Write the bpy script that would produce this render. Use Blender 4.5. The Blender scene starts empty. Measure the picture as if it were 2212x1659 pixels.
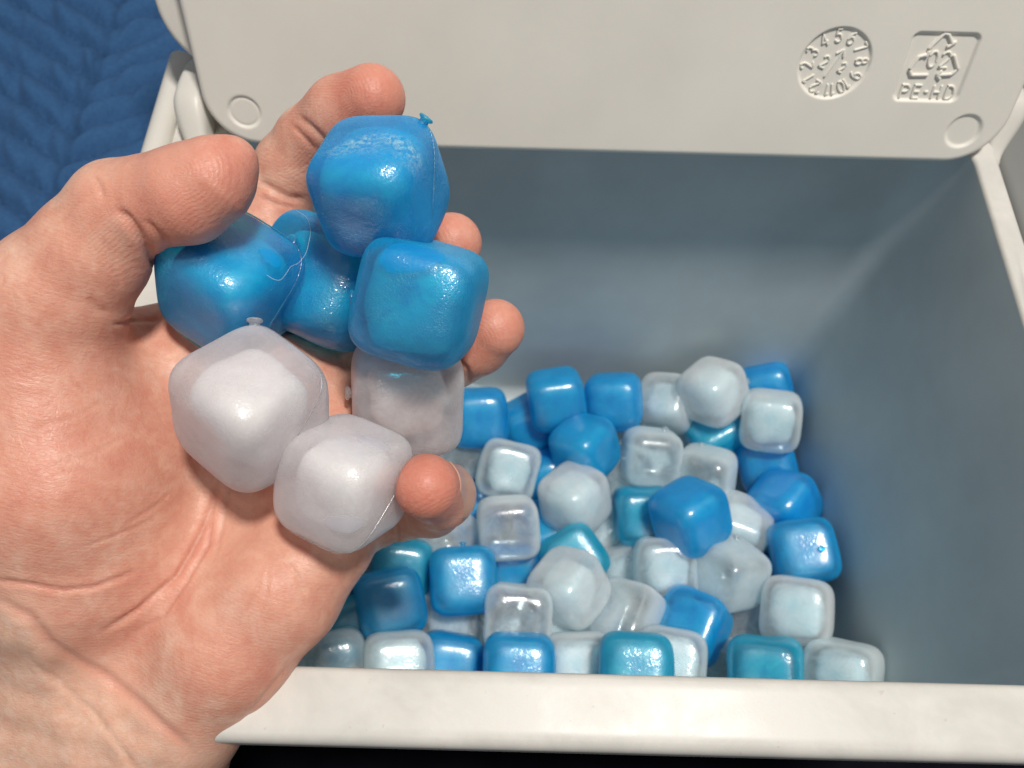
import bpy, math, random
import numpy as np
from mathutils import Matrix, Vector

S = 0.001                       # all lengths below are millimetres
scene = bpy.context.scene
rng = np.random.RandomState(7)
random.seed(5)

# ------------------------------------------------------------------ camera
F = 1736.0                      # focal length in pixels of a 2212 px wide picture
PITCH, ROLL = math.radians(63.4), math.radians(1.5)
f_ = np.array([0, math.cos(PITCH), -math.sin(PITCH)])
u0 = np.array([0, math.sin(PITCH), math.cos(PITCH)])
R_ = math.cos(ROLL)*np.array([1., 0, 0]) + math.sin(ROLL)*u0
U_ = -math.sin(ROLL)*np.array([1., 0, 0]) + math.cos(ROLL)*u0
CM = np.stack([R_, U_, -f_], 1)     # camera frame -> world frame

cam_data = bpy.data.cameras.new('camera')
cam = bpy.data.objects.new('camera', cam_data)
scene.collection.objects.link(cam)
scene.camera = cam
cam.matrix_world = Matrix([list(CM[i]) + [0] for i in range(3)] + [[0, 0, 0, 1]])
cam_data.sensor_width = 36
cam_data.lens = 36*F/2212
cam_data.clip_start = 0.01
cam_data.clip_end = 50
cam_data.dof.use_dof = True
cam_data.dof.focus_distance = 0.176
cam_data.dof.aperture_fstop = 24

# ------------------------------------------------------------------ light
world = bpy.data.worlds.new('World')
scene.world = world
world.use_nodes = True
wb = world.node_tree.nodes['Background']
wb.inputs[0].default_value = (0.88, 0.94, 1.0, 1)
wb.inputs[1].default_value = 0.21

def area_light(name, loc, target, size, power, color):
    d = bpy.data.lights.new(name, 'AREA')
    d.shape = 'DISK'
    d.size = size
    d.energy = power
    d.color = color
    o = bpy.data.objects.new(name, d)
    scene.collection.objects.link(o)
    o.location = loc
    v = Vector(target) - Vector(loc)
    o.rotation_euler = v.to_track_quat('-Z', 'Y').to_euler()
    return o
area_light('ceiling_lamp', (0.24, 0.03, 1.10), (0.02, 0.10, -0.2), 0.15, 17.5, (1.0, 0.96, 0.90))

scene.view_settings.view_transform = 'Standard'
scene.view_settings.look = 'None'
scene.view_settings.exposure = 0.0
scene.view_settings.gamma = 1.0
scene.cycles.use_denoising = True
scene.cycles.max_bounces = 14
scene.cycles.transmission_bounces = 8
scene.cycles.transparent_max_bounces = 16
scene.cycles.diffuse_bounces = 5
scene.cycles.sample_clamp_indirect = 4.0
scene.cycles.caustics_refractive = True
scene.cycles.blur_glossy = 1.0

# ------------------------------------------------------------------ helpers
def P(x, y, d):
    """a point of the 2212x1659 picture at depth d (mm), in the camera frame"""
    return np.array([(x-1106)/F*d, (830-y)/F*d, -d])
def W(x, y, d):
    return CM @ P(x, y, d)
def at_z(x, y, z):
    r = CM @ P(x, y, 1.0)
    return r*(z/r[2])

def sstep(a, b, x):
    t = np.clip((x-a)/(b-a), 0, 1)
    return t*t*(3-2*t)

def mesh_from(name, verts, faces, smooth=True):
    me = bpy.data.meshes.new(name)
    me.from_pydata([tuple(v) for v in (np.asarray(verts)*S)], [], [tuple(int(i) for i in f) for f in faces])
    me.update()
    if smooth:
        me.polygons.foreach_set('use_smooth', [True]*len(me.polygons))
    return me

def link(name, me, mat=None, parent=None, loc=(0, 0, 0)):
    o = bpy.data.objects.new(name, me)
    scene.collection.objects.link(o)
    if mat is not None and not me.materials:
        me.materials.append(mat)
    o.location = [c*S for c in loc]
    if parent is not None:
        o.parent = parent
    return o

def mk(name, verts, faces, mat, parent=None, origin=None, smooth=True):
    """world-space mm vertices -> an object; under a parent the vertices are kept relative to it"""
    v = np.asarray(verts, float)
    base = np.array(parent['_o']) if parent is not None else np.zeros(3)
    org = np.array(origin, float) if origin is not None else base
    me = mesh_from(name, v-org, faces, smooth)
    o = link(name, me, mat, parent, org-base)
    o['_o'] = [float(c) for c in org]
    return o

def empty(name, loc):
    o = bpy.data.objects.new(name, None)
    scene.collection.objects.link(o)
    o.location = [c*S for c in loc]
    o.empty_display_size = 0.02
    o['_o'] = [float(c) for c in loc]
    return o

def tag(o, label=None, cat=None, group=None, kind=None):
    if label: o['label'] = label
    if cat: o['category'] = cat
    if group: o['group'] = group
    if kind: o['kind'] = kind
    return o

def grid_faces(nr, nc, wrap=False, off=0):
    fs = []
    for i in range(nr-1):
        for j in range(nc if wrap else nc-1):
            j2 = (j+1) % nc
            fs.append((off+i*nc+j, off+i*nc+j2, off+(i+1)*nc+j2, off+(i+1)*nc+j))
    return fs

def tube(pts, rad, n=8, cap=True):
    pts = np.asarray(pts, float)
    rad = np.broadcast_to(np.asarray(rad, float), (len(pts),))
    T = np.gradient(pts, axis=0)
    T /= np.linalg.norm(T, axis=1)[:, None] + 1e-12
    ref = np.array([0.21, 0.35, 0.91])
    vs = []
    rings = list(range(len(pts)))
    for i in rings:
        a = np.cross(T[i], ref); a /= np.linalg.norm(a)+1e-12
        b = np.cross(T[i], a)
        for k in range(n):
            t = 2*math.pi*k/n
            vs.append(pts[i] + rad[i]*(math.cos(t)*a + math.sin(t)*b))
    fs = grid_faces(len(pts), n, True)
    if cap:
        vs.append(pts[0]-T[0]*rad[0]*.7); vs.append(pts[-1]+T[-1]*rad[-1]*.7)
        m = len(vs)
        for k in range(n):
            fs.append((m-2, (k+1) % n, k))
            o = (len(pts)-1)*n
            fs.append((m-1, o+k, o+(k+1) % n))
    return np.array(vs), fs

def join(parts):
    vs, fs, o = [], [], 0
    for v, f in parts:
        vs.append(np.asarray(v)); fs += [tuple(i+o for i in q) for q in f]; o += len(v)
    return np.concatenate(vs), fs

def vnoise(x, y, seed=0):
    r = np.random.RandomState(seed).rand(256, 256)
    xi, yi = np.floor(x).astype(int), np.floor(y).astype(int)
    fx, fy = x-xi, y-yi
    fx, fy = fx*fx*(3-2*fx), fy*fy*(3-2*fy)
    g = lambda a, b: r[a % 256, b % 256]
    return (g(xi, yi)*(1-fx)+g(xi+1, yi)*fx)*(1-fy) + (g(xi, yi+1)*(1-fx)+g(xi+1, yi+1)*fx)*fy

# ------------------------------------------------------------------ materials
class NT:
    def __init__(s, name):
        s.m = bpy.data.materials.new(name); s.m.use_nodes = True
        s.t = s.m.node_tree; s.b = s.t.nodes['Principled BSDF']
        s.out = s.t.nodes['Material Output']
    def n(s, typ, **kw):
        nd = s.t.nodes.new(typ)
        for k, v in kw.items():
            if k.startswith('i_'):
                key = k[2:]
                key = int(key) if key.isdigit() else key.replace('_', ' ')
                nd.inputs[key].default_value = v
            else: setattr(nd, k, v)
        return nd
    def l(s, a, b): s.t.links.new(a, b)
    def set(s, **kw):
        for k, v in kw.items(): s.b.inputs[k.replace('_', ' ')].default_value = v
    def coord(s, scale=1000):
        tc = s.n('ShaderNodeTexCoord'); mp = s.n('ShaderNodeMapping')
        mp.inputs['Scale'].default_value = (scale,)*3
        s.l(tc.outputs['Object'], mp.inputs['Vector']); return mp.outputs['Vector']
    def noise(s, vec, scale, detail=3, rough=.5, dist=0):
        nd = s.n('ShaderNodeTexNoise'); nd.inputs['Scale'].default_value = scale
        nd.inputs['Detail'].default_value = detail; nd.inputs['Roughness'].default_value = rough
        nd.inputs['Distortion'].default_value = dist
        s.l(vec, nd.inputs['Vector']); return nd.outputs['Fac']
    def ramp(s, fac, stops):
        r = s.n('ShaderNodeValToRGB')
        e = r.color_ramp.elements
        while len(e) < len(stops): e.new(.5)
        for k, (p, c) in enumerate(stops):
            e[k].position = p; e[k].color = (*c, 1) if len(c) == 3 else c
        s.l(fac, r.inputs['Fac']); return r.outputs['Color']
    def mix(s, fac, a, b, typ='MIX'):
        m = s.n('ShaderNodeMix', data_type='RGBA', blend_type=typ)
        for inp, v in ((m.inputs[0], fac), (m.inputs[6], a), (m.inputs[7], b)):
            if isinstance(v, (int, float)): inp.default_value = v
            elif isinstance(v, tuple): inp.default_value = (*v, 1) if len(v) == 3 else v
            else: s.l(v, inp)
        return m.outputs[2]
    def math(s, op, a, b=0.0, c=0.0):
        m = s.n('ShaderNodeMath', operation=op)
        for i, v in enumerate((a, b, c)):
            if isinstance(v, (int, float)): m.inputs[i].default_value = v
            else: s.l(v, m.inputs[i])
        return m.outputs[0]
    def bump(s, h, strength, dist, prev=None):
        b = s.n('ShaderNodeBump'); b.inputs['Strength'].default_value = strength
        b.inputs['Distance'].default_value = dist*S
        s.l(h, b.inputs['Height'])
        if prev is not None: s.l(prev, b.inputs['Normal'])
        return b.outputs['Normal']
    def attr(s, name):
        return s.n('ShaderNodeAttribute', attribute_name=name)

def plastic(name, col, rough=.45, smudge=False, var=.03, grain=.06):
    t = NT(name); v = t.coord()
    n1 = t.noise(v, .03, 4); n2 = t.noise(v, 1.4, 2)
    dark = tuple(c*(1-var*2) for c in col)
    c = t.ramp(n1, [(.3, dark), (.7, col)])
    if smudge:      # dried water marks and rubbed patches
        n3 = t.noise(v, .055, 5, .65, .3)
        m = t.ramp(n3, [(.40, (0, 0, 0)), (.62, (1, 1, 1))])
        c = t.mix(m, c, tuple(min(1, k*1.09) for k in col))
        n4 = t.noise(v, .35, 3, .7)
        spk = t.ramp(n4, [(.69, (0, 0, 0)), (.73, (1, 1, 1))])
        c = t.mix(t.math('MULTIPLY', spk, .35), c, (.42, .38, .33))
        r = t.ramp(n3, [(.36, (rough*.85,)*3), (.66, (rough*1.2,)*3)])
        t.l(r, t.b.inputs['Roughness'])
    else:
        r = t.ramp(n1, [(.3, (rough*.85,)*3), (.7, (rough*1.1,)*3)])
        t.l(r, t.b.inputs['Roughness'])
    t.l(c, t.b.inputs['Base Color'])
    t.l(t.bump(n2, grain, .15), t.b.inputs['Normal'])
    t.set(Specular_IOR_Level=.4, Subsurface_Weight=.08, Subsurface_Scale=.002)
    return t.m

M_lid = plastic('lid_plastic', (.86, .815, .735), .5)
M_rim = plastic('rim_plastic', (.71, .68, .62), .42)
M_front = plastic('front_rim_plastic', (.62, .595, .55), .38, smudge=True)
M_grey = plastic('dark_grey_plastic', (.22, .22, .21), .45)
M_body = plastic('body_plastic', (.02, .02, .03), .6)
M_liner = plastic('liner_plastic', (.62, .675, .68), .5, var=.07, grain=.03)

def ice_material(name, base, trans, sss, rough, tint, see, sheen=.12, bump=.40):
    t = NT(name); v0 = t.coord()
    oi = t.n('ShaderNodeObjectInfo')
    va = t.n('ShaderNodeVectorMath', operation='ADD'); t.l(v0, va.inputs[0])
    t.l(t.math('MULTIPLY', oi.outputs['Random'], 500.0), va.inputs[1]); v = va.outputs[0]
    n0 = t.noise(v, .11, 3, .55, .6)
    hs = t.n('ShaderNodeHueSaturation')
    t.l(t.mix(t.ramp(n0, [(.35, (0, 0, 0)), (.7, (1, 1, 1))]), base, tuple(min(1, c*1.12+.015) for c in base)), hs.inputs['Color'])
    t.l(t.math('MULTIPLY_ADD', oi.outputs['Random'], .016, .492), hs.inputs['Hue'])
    t.l(t.math('MULTIPLY_ADD', oi.outputs['Random'], .18, .90), hs.inputs['Value'])
    t.l(hs.outputs['Color'], t.b.inputs['Base Color'])
    n1 = t.noise(v, 1.1, 3, .6); n2 = t.noise(v, 2.2, 2, .6)
    patch = t.ramp(t.noise(v, .10, 2), [(.38, (0, 0, 0)), (.62, (1, 1, 1))])
    h = t.math('ADD', t.math('MULTIPLY', n1, .6), t.math('MULTIPLY', n2, .4))
    h = t.math('MULTIPLY', h, t.math('MULTIPLY_ADD', patch, .75, .25))
    nb = t.bump(h, 1.0, 1.7*bump)
    t.l(nb, t.b.inputs['Normal']); t.l(nb, t.b.inputs['Coat Normal'])
    t.set(Transmission_Weight=trans, IOR=1.34, Specular_IOR_Level=.15, Roughness=rough,
          Coat_Weight=.0,
          Subsurface_Weight=1.0, Subsurface_Scale=sss, Subsurface_Radius=(1, 1, 1))
    tr = t.n('ShaderNodeBsdfTransparent'); tr.inputs['Color'].default_value = (*tint, 1)
    mx = t.n('ShaderNodeMixShader')
    # a dyed, frosted shell: more plastic lies in the way at a slant, so it hides the ice there
    lw = t.n('ShaderNodeLayerWeight'); lw.inputs['Blend'].default_value = .5
    fc = t.math('SUBTRACT', 1.0, t.math('POWER', lw.outputs['Facing'], .9))
    fz = t.ramp(t.noise(v, .16, 3, .6, .5), [(.30, (.78,)*3), (.62, (1, 1, 1))])
    t.l(t.math('MULTIPLY', t.math('MULTIPLY', t.math('POWER', fc, 1.3), fz), see), mx.inputs[0])
    t.l(t.b.outputs[0], mx.inputs[1]); t.l(tr.outputs[0], mx.inputs[2]); 
    g1 = t.n('ShaderNodeBsdfGlossy'); g1.inputs['Roughness'].default_value = .40; g1.inputs['Color'].default_value = (1, 1, 1, 1)
    t.l(t.bump(h, .6, 1.25*bump), g1.inputs['Normal'])
    g2 = t.n('ShaderNodeBsdfGlossy'); g2.inputs['Roughness'].default_value = .17; g2.inputs['Color'].default_value = (1, 1, 1, 1)
    n5 = t.noise(v, .95, 2, .55)
    t.l(t.bump(t.math('MULTIPLY', n5, t.math('MULTIPLY_ADD', patch, .85, .15)), 1.0, bump), g2.inputs['Normal'])
    m2 = t.n('ShaderNodeMixShader'); m2.inputs[0].default_value = sheen
    m3 = t.n('ShaderNodeMixShader'); m3.inputs[0].default_value = .055
    t.l(mx.outputs[0], m2.inputs[1]); t.l(g1.outputs[0], m2.inputs[2])
    t.l(m2.outputs[0], m3.inputs[1]); t.l(g2.outputs[0], m3.inputs[2])
    t.l(m3.outputs[0], t.out.inputs['Surface'])
    return t.m
M_blue = ice_material('blue_ice_plastic', (.0, .295, .66), .10, .007, .40, (.10, .80, .96), .90, .05)
M_blue_pile = ice_material('blue_ice_plastic_smooth', (.0, .35, .80), .12, .008, .40, (.10, .82, 1.0), .80, .05, .15)
M_teal = ice_material('teal_ice_plastic', (.0, .40, .64), .12, .008, .40, (.30, .90, 1.0), .80, .05, .20)
M_white_bounce = ice_material('clear_ice_plastic_blue_bounce', (.80, .93, 1.0), .12, .010, .40, (.88, .97, 1), .90, .04, .16)  # white cubes' plastic with the pile's blue bounce light put into its colour
M_white = ice_material('clear_ice_plastic', (.80, .75, .775), .22, .010, .40, (1, .99, .98), .80, .04)

def core_material(name, col, low):
    t = NT(name); v = t.coord()
    n = t.noise(v, .16, 4, .6, .8)
    t.l(t.ramp(n, [(.36, low), (.62, col)]), t.b.inputs['Base Color'])
    t.set(Roughness=.6, Subsurface_Weight=.8, Subsurface_Scale=.008, Subsurface_Radius=(1, 1, 1))
    return t.m
M_core_w = core_material('frozen_core_white', (.96, .94, .91), (.88, .85, .85))
M_core_b = core_material('frozen_core_blue', (.74, .84, .84), (.26, .60, .74))
M_core_p = core_material('frozen_core_blue_bounce', (.90, .97, 1.0), (.72, .88, .97))  # blue bounce light tinted into the ice of the white pile cubes

# ================================================================== THE BIN
# ------------------------------------------------------------------ setting
def quilt():
    x = np.arange(-620, -131.9, 2.0); y = np.arange(-40, 900, 2.0)
    X, Y = np.meshgrid(x, y)
    period = 150.0
    xs = X + 215.0                          # a fold of the chevron runs along x = -215
    tri = np.abs((xs/period + .5) % 1.0 - .5)*2*period/2      # 0 at spine
    q = Y - .62*tri
    wob = 1.5*(vnoise(X/60, Y/60, 3)-.5)
    ph = (q + wob)/18.5
    puff = np.abs(np.sin(math.pi*ph))**.5
    side = np.sign((xs/period + .5) % 1.0 - .5)
    along = X*side*1.0 + .0*Y
    across = Y
    # puckers: short wrinkles that cross each channel
    ph = (q + 1.5*(vnoise(X/60, Y/60, 3)-.5))/18.5
    w1 = vnoise(X/6.0 + side*40 - .3*side*Y/6.0 + 17.3*np.floor(ph), ph*.9, 11)
    w2 = vnoise(X/10 + side*10, Y/26 - .3*side*X/20, 12)
    w3 = vnoise(X/3.3, Y/3.3, 13)
    h = 7.5*puff + 7.5*(w1-.5)*(.1+.9*puff) + 3.0*(w2-.5) + .35*(w3-.5) + 6*(vnoise(X/90, Y/90, 5)-.5)
    sp = np.exp(-(tri/2.0)**2); h -= 1.6*sp
    Z = -300 + h
    edge = sstep(0, 12, X.max()-X)
    Z = Z - 14*(1-edge)**2
    n0, n1 = X.shape
    vt = np.stack([X.ravel(), Y.ravel(), Z.ravel()], 1)
    fs = grid_faces(n0, n1)
    # hem: the cloth turns down at its edges and has an underside
    ring = [j for j in range(n1)] + [i*n1+n1-1 for i in range(1, n0)] + [(n0-1)*n1+j for j in range(n1-2, -1, -1)] + [i*n1 for i in range(n0-2, 0, -1)]
    low = vt[ring].copy(); low[:, 2] = -398
    o = len(vt); vt = np.concatenate([vt, low]); m = len(ring)
    for k in range(m):
        fs.append((ring[k], o+k, o+(k+1) % m, ring[(k+1) % m]))
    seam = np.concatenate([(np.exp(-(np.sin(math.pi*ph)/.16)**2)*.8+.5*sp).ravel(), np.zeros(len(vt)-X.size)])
    return vt, fs, seam

t = NT('quilt_cotton'); v = t.coord()
n = t.noise(v, .5, 5, .65); n2 = t.noise(v, 4.5, 2)
c = t.ramp(n, [(.30, (.032, .095, .225)), (.70, (.046, .125, .270))])
c = t.mix(t.math('MULTIPLY', t.attr('seam').outputs['Fac'], .65), c, (.010, .034, .085))     # groove shade painted into the colour along the seams
t.l(c, t.b.inputs['Base Color'])
t.set(Roughness=.85, Sheen_Weight=.10, Sheen_Roughness=.5, Sheen_Tint=(.4, .55, .9, 1), Specular_IOR_Level=.15)
t.l(t.bump(n2, .35, .3), t.b.inputs['Normal'])
M_quilt = t.m
qv, qf, qs = quilt()
q = mk('quilted_blanket', qv, qf, M_quilt, origin=(-380, 400, -398))
a_ = q.data.attributes.new('seam', 'FLOAT', 'POINT'); a_.data.foreach_set('value', qs.astype(np.float32))
tag(q, 'blue quilted blanket with herringbone stitched channels spread beside the light grey bin', 'blanket')

t = NT('dark_floor'); v = t.coord()
t.l(t.ramp(t.noise(v, .04, 5), [(.3, (.003, .003, .005)), (.7, (.007, .007, .011))]), t.b.inputs['Base Color'])
t.set(Roughness=.9, Specular_IOR_Level=.05)
fl = mk('floor', [(-1500, -1500, -400), (1500, -1500, -400), (1500, 1800, -400), (-1500, 1800, -400)], [(0, 1, 2, 3)], t.m, origin=(0, 0, -400), smooth=False)
tag(fl, kind='structure')

# ------------------------------------------------------------------ bin
BIN = empty('storage_bin', (15, 110, -399))
tag(BIN, 'light grey plastic bin with open lid and blue grey inside, holding the ice cubes', 'bin')

def rrect(x0, x1, y0, y1, r, n=12):
    pts = []
    for cx, cy, a0 in ((x1-r, y1-r, 0), (x0+r, y1-r, 90), (x0+r, y0+r, 180), (x1-r, y0+r, 270)):
        for k in range(n+1):
            a = math.radians(a0+90*k/n)
            pts.append((cx+r*math.cos(a), cy+r*math.sin(a)))
    # straight sides get extra points so the fillets stay even
    out = []
    m = len(pts)
    for i in range(m):
        p, q_ = np.array(pts[i]), np.array(pts[(i+1) % m])
        k = 14 if i % (n+1) == n else 1
        for j in range(k): out.append(p+(q_-p)*j/k)
    return np.array(out)

def loft(rings):
    """rings of equal length, list of (N,3)"""
    n = len(rings[0])
    return np.concatenate(rings), grid_faces(len(rings), n, True)

def lerp(a, b, t): return a+(b-a)*t
TOP = (-98, 153, 25, 205); BOT = (-92, 141, 28, 192)
zt, zb = -206.5, -392
rings = []
for k in range(26):
    s = k/25
    b = [lerp(TOP[i], BOT[i], s) for i in range(4)]
    r = rrect(*b, lerp(16, 10, min(1, s*3))); rings.append(np.c_[r, np.full(len(r), lerp(zt, zb+8, s))])
for k in range(1, 7):                       # fillet into the floor
    a = math.pi/2*k/6; ins = 8*(1-math.cos(a))
    b = (BOT[0]+ins, BOT[1]-ins, BOT[2]+ins, BOT[3]-ins)
    r = rrect(*b, 10-ins*.6); rings.append(np.c_[r, np.full(len(r), zb+8-8*math.sin(a))])
v, f = loft(rings)
v = np.vstack([v, [[(BOT[0]+BOT[1])/2, (BOT[2]+BOT[3])/2, zb]]])
n = len(rings[0]); o = (len(rings)-1)*n
f += [(o+k, o+(k+1) % n, len(v)-1) for k in range(n)]
f = [tuple(reversed(q_)) for q_ in f]
mk('liner', v, f, M_liner, BIN)

# outer walls
OT = (-121, 160, 11, 236); OB = (-104, 148, 19, 203)
rings = []
for k in range(6):
    s = k/5; b = [lerp(OT[i], OB[i], s) for i in range(4)]
    r = rrect(*b, 20); rings.append(np.c_[r, np.full(len(r), lerp(-212, -399, s))])
v, f = loft(rings)
v = np.vstack([v, [[20, 110, -399]]]); n = len(rings[0]); o = 5*n
f += [(o+k, o+(k+1) % n, len(v)-1) for k in range(n)]
mk('outer_wall', v, f, M_body, BIN)

# rim: inner loop -> top -> rounded outer edge -> skirt
RIN, ROUT = (-98, 153, 25, 205), (-126, 161.5, 7.6, 246)
def rim_ring(t_, dz, ins_r):
    b = [lerp(RIN[i], ROUT[i], t_) for i in range(4)]
    r = rrect(*b, ins_r)
    z = np.full(len(r), -205.0+dz)
    z -= 3.2*sstep(-99, -106, r[:, 0])
    return np.c_[r, z]
def rr(t_): return lerp(16, 24, t_)
rings = [rim_ring(0, -9, 16), rim_ring(0, -1.6, 16)]
for k in range(1, 5):
    a = math.pi/2*k/4
    b = (RIN[0]-1.4*(1-math.cos(a)), RIN[1]+1.4*(1-math.cos(a)), RIN[2]-1.4*(1-math.cos(a)), RIN[3]+1.4*(1-math.cos(a)))
    r = rrect(*b, 16.5)
    rings.append(np.c_[r, -205-1.6+1.6*math.sin(a) - 3.2*sstep(-99, -106, r[:, 0])])
for t_ in (.2, .4, .6, .75): rings.append(rim_ring(t_, -.15*t_, rr(t_)))
for k in range(1, 8):
    a = math.pi/2*k/7
    rings.append(rim_ring(.82+.18*math.sin(a), -3.6*(1-math.cos(a))-.15, rr(.82+.18*math.sin(a))))
rings.append(rim_ring(1, -12, 24)); rings.append(rim_ring(.97, -19, 24)); rings.append(rim_ring(.72, -20, 22))
n = len(rings[0])
assert all(len(r) == n for r in rings), [len(r) for r in rings]
v, f = loft(rings)
# recess in the right rim where the latch sits
m = (v[:, 0] > 156.2) & (v[:, 1] < 136)
v[m, 2] -= 9*sstep(156.2, 157.4, v[m, 0])
rim = mk('rim', v, f, M_front, BIN)

def box(x0, x1, y0, y1, z0, z1, r=1.5, n=4):
    """box with rounded vertical and top edges"""
    rings = []
    def rg(ins, z): 
        p = []
        rad = max(.2, r-ins*.0)
        X0, X1, Y0, Y1 = x0+ins, x1-ins, y0+ins, y1-ins
        rad = max(.15, min(r, (X1-X0)/2.01, (Y1-Y0)/2.01))
        for cx, cy, a0 in ((X1-rad, Y1-rad, 0), (X0+rad, Y1-rad, 90), (X0+rad, Y0+rad, 180), (X1-rad, Y0+rad, 270)):
            for k in range(n+1):
                a = math.radians(a0+90*k/n); p.append((cx+rad*math.cos(a), cy+rad*math.sin(a), z))
        return np.array(p)
    rings.append(rg(0, z0)); rings.append(rg(0, z1-r))
    for k in range(1, n+1):
        a = math.pi/2*k/n; rings.append(rg(r*(1-math.cos(a)), z1-r+r*math.sin(a)))
    v, f = loft(rings); m = len(rings[0])
    v = np.vstack([v, [v[-m:].mean(0)], [v[:m].mean(0)]])
    o = (len(rings)-1)*m
    f += [(o+k, o+(k+1) % m, len(v)-2) for k in range(m)] + [((k+1) % m, k, len(v)-1) for k in range(m)]
    return v, f

# raised bead along the left rim
ys = np.linspace(30, 231, 24)
pts = np.c_[np.full(24, -121.6), ys, np.full(24, -208.0)]
v, f = tube(pts, 4.4, 16)
mk('rim_bead', v, f, M_rim, BIN)

# hinge posts: a rounded block that swells and stands on the rim
def post(inner, outw, name, ya=178):
    """hinge arm on the rim: runs back beside the lid; swells outward (outw = -1 left, +1 right)"""
    rings = []
    for s in np.linspace(0, 1, 26):
        y = ya + (222-ya)*s
        top = -208.5 + 15*sstep(0, .55, s) - 3*sstep(.8, 1, s)
        wd = 5 + 6.5*sstep(.05, .5, s) - 1.5*sstep(.6, .95, s)
        endc = min(1, math.sqrt(max(0, 1-((s-.06)/.06)**2))+.02) if s < .06 else (math.sqrt(max(.03, 1-((s-.93)/.07)**2)) if s > .93 else 1)
        cx = inner + outw*wd/2; cz_ = (top-214)/2; hx = wd/2*endc; hz = (top+214)/2*endc
        pr = []
        for k in range(28):
            a = 2*math.pi*k/28
            ca, sa = math.cos(a), math.sin(a)
            pr.append((cx+np.sign(ca)*abs(ca)**.55*hx, y, cz_+np.sign(sa)*abs(sa)**.55*hz))
        rings.append(np.array(pr))
    v, f = loft(rings); m = 28; o = (len(rings)-1)*m
    v = np.vstack([v, [v[:m].mean(0)], [v[-m:].mean(0)]])
    f += [((k+1) % m, k, len(v)-2) for k in range(m)]+[(o+k, o+(k+1) % m, len(v)-1) for k in range(m)]
    mk(name, v, f, M_rim, BIN)
post(-103.2, -1, 'hinge_post')
post(159.2, 1, 'hinge_post', 192)
# side latch and carrying handle outside the right rim
v, f = box(164.0, 190, 137, 232, -236, -208.5, 3.5); mk('side_handle', v, f, M_grey, BIN)
v, f = box(158.6, 180, 40, 130, -236, -211.5, 3); mk('side_latch', v, f, M_grey, BIN)

# ------------------------------------------------------------------ lid
LA = math.radians(22)
lup = np.array([0, math.sin(LA), math.cos(LA)]); lnor = np.array([0, -math.cos(LA), math.sin(LA)])
LP0 = np.array([0, 189.0, -205.0])
def lidpt(x, t_, h): return LP0 + np.outer(x, [1, 0, 0]) + np.outer(t_, lup) + np.outer(h, lnor)

def seg_axis(*spec):
    out = []
    for a, b, step in spec: out += list(np.arange(a, b-1e-6, step))
    return np.array(out)
XL, XR, RC = -102.3, 158.0, 17.0
xs = seg_axis((XL, XL+3, .25), (XL+3, -97, 1), (-97, -81, .3), (-81, 83, 3), (83, 153, .3), (153, XR-3, .7), (XR-3, XR+.01, .25))
ts = seg_axis((0, 3, .25), (3, 46, .3), (46, 150.1, 2.5))
XX, TT = np.meshgrid(xs, ts)
ins = np.where(TT < RC, RC - np.sqrt(np.maximum(0, RC**2-(RC-TT)**2)), 0)
mid = (XL+XR)/2; half = (XR-XL)/2
# only the last stretch beside each edge is pulled in, so the marks keep their place
Wd = np.abs(XX-mid)/half
XX2 = XX - np.sign(XX-mid)*ins*sstep(.78, 1, Wd)
XX2 = np.where(Wd > .999, mid+np.sign(XX-mid)*(half-ins), XX2)
def edge_dist(x, t_):
    dx = np.minimum(x-XL, XR-x)
    d = np.minimum(dx, t_)
    cx, cy = RC-dx, RC-t_
    return np.where((cx > 0) & (cy > 0), RC-np.hypot(cx, cy), d)
E_ = np.maximum(edge_dist(XX2, TT), 0)
H = -np.where(E_ < 2.4, 2.4-np.sqrt(np.maximum(0, 2.4**2-(2.4-E_)**2)), 0)
def recess(sd, depth, w): return -depth*(1-sstep(-w, w, sd))
def circ(cx, cy, r): return np.hypot(XX2-cx, TT-cy)-r
def rbox(cx, cy, hx, hy, r):
    qx, qy = np.abs(XX2-cx)-hx+r, np.abs(TT-cy)-hy+r
    return np.hypot(np.maximum(qx, 0), np.maximum(qy, 0))+np.minimum(np.maximum(qx, qy), 0)-r
DC, BC = (96.6, 31.6), (127.9, 31.2)
H += recess(circ(*DC, 10.7), .85, .45)
H += recess(rbox(*BC, 10.1, 10.3, 2.2), .95, .5)
H += recess(circ(144.2, 11.3, 5.3), .8, .7)
H += recess(circ(-89.0, 11.4, 4.9), .5, .45) - .30*np.exp(-((circ(-89.0, 11.4, 4.9))/.55)**2)
front = lidpt(XX2.ravel(), TT.ravel(), H.ravel())
nr, nc = XX.shape
fs = grid_faces(nr, nc)
ring = [i*nc for i in range(nr-1, -1, -1)] + list(range(1, nc)) + [i*nc+nc-1 for i in range(1, nr)]
back = front[ring] - lnor*(9.5)
o = len(front); v = np.concatenate([front, back])
for k in range(len(ring)-1): fs.append((ring[k], o+k, o+k+1, ring[k+1]))
LID = mk('lid', v, fs, M_lid, BIN, origin=LP0)

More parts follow.
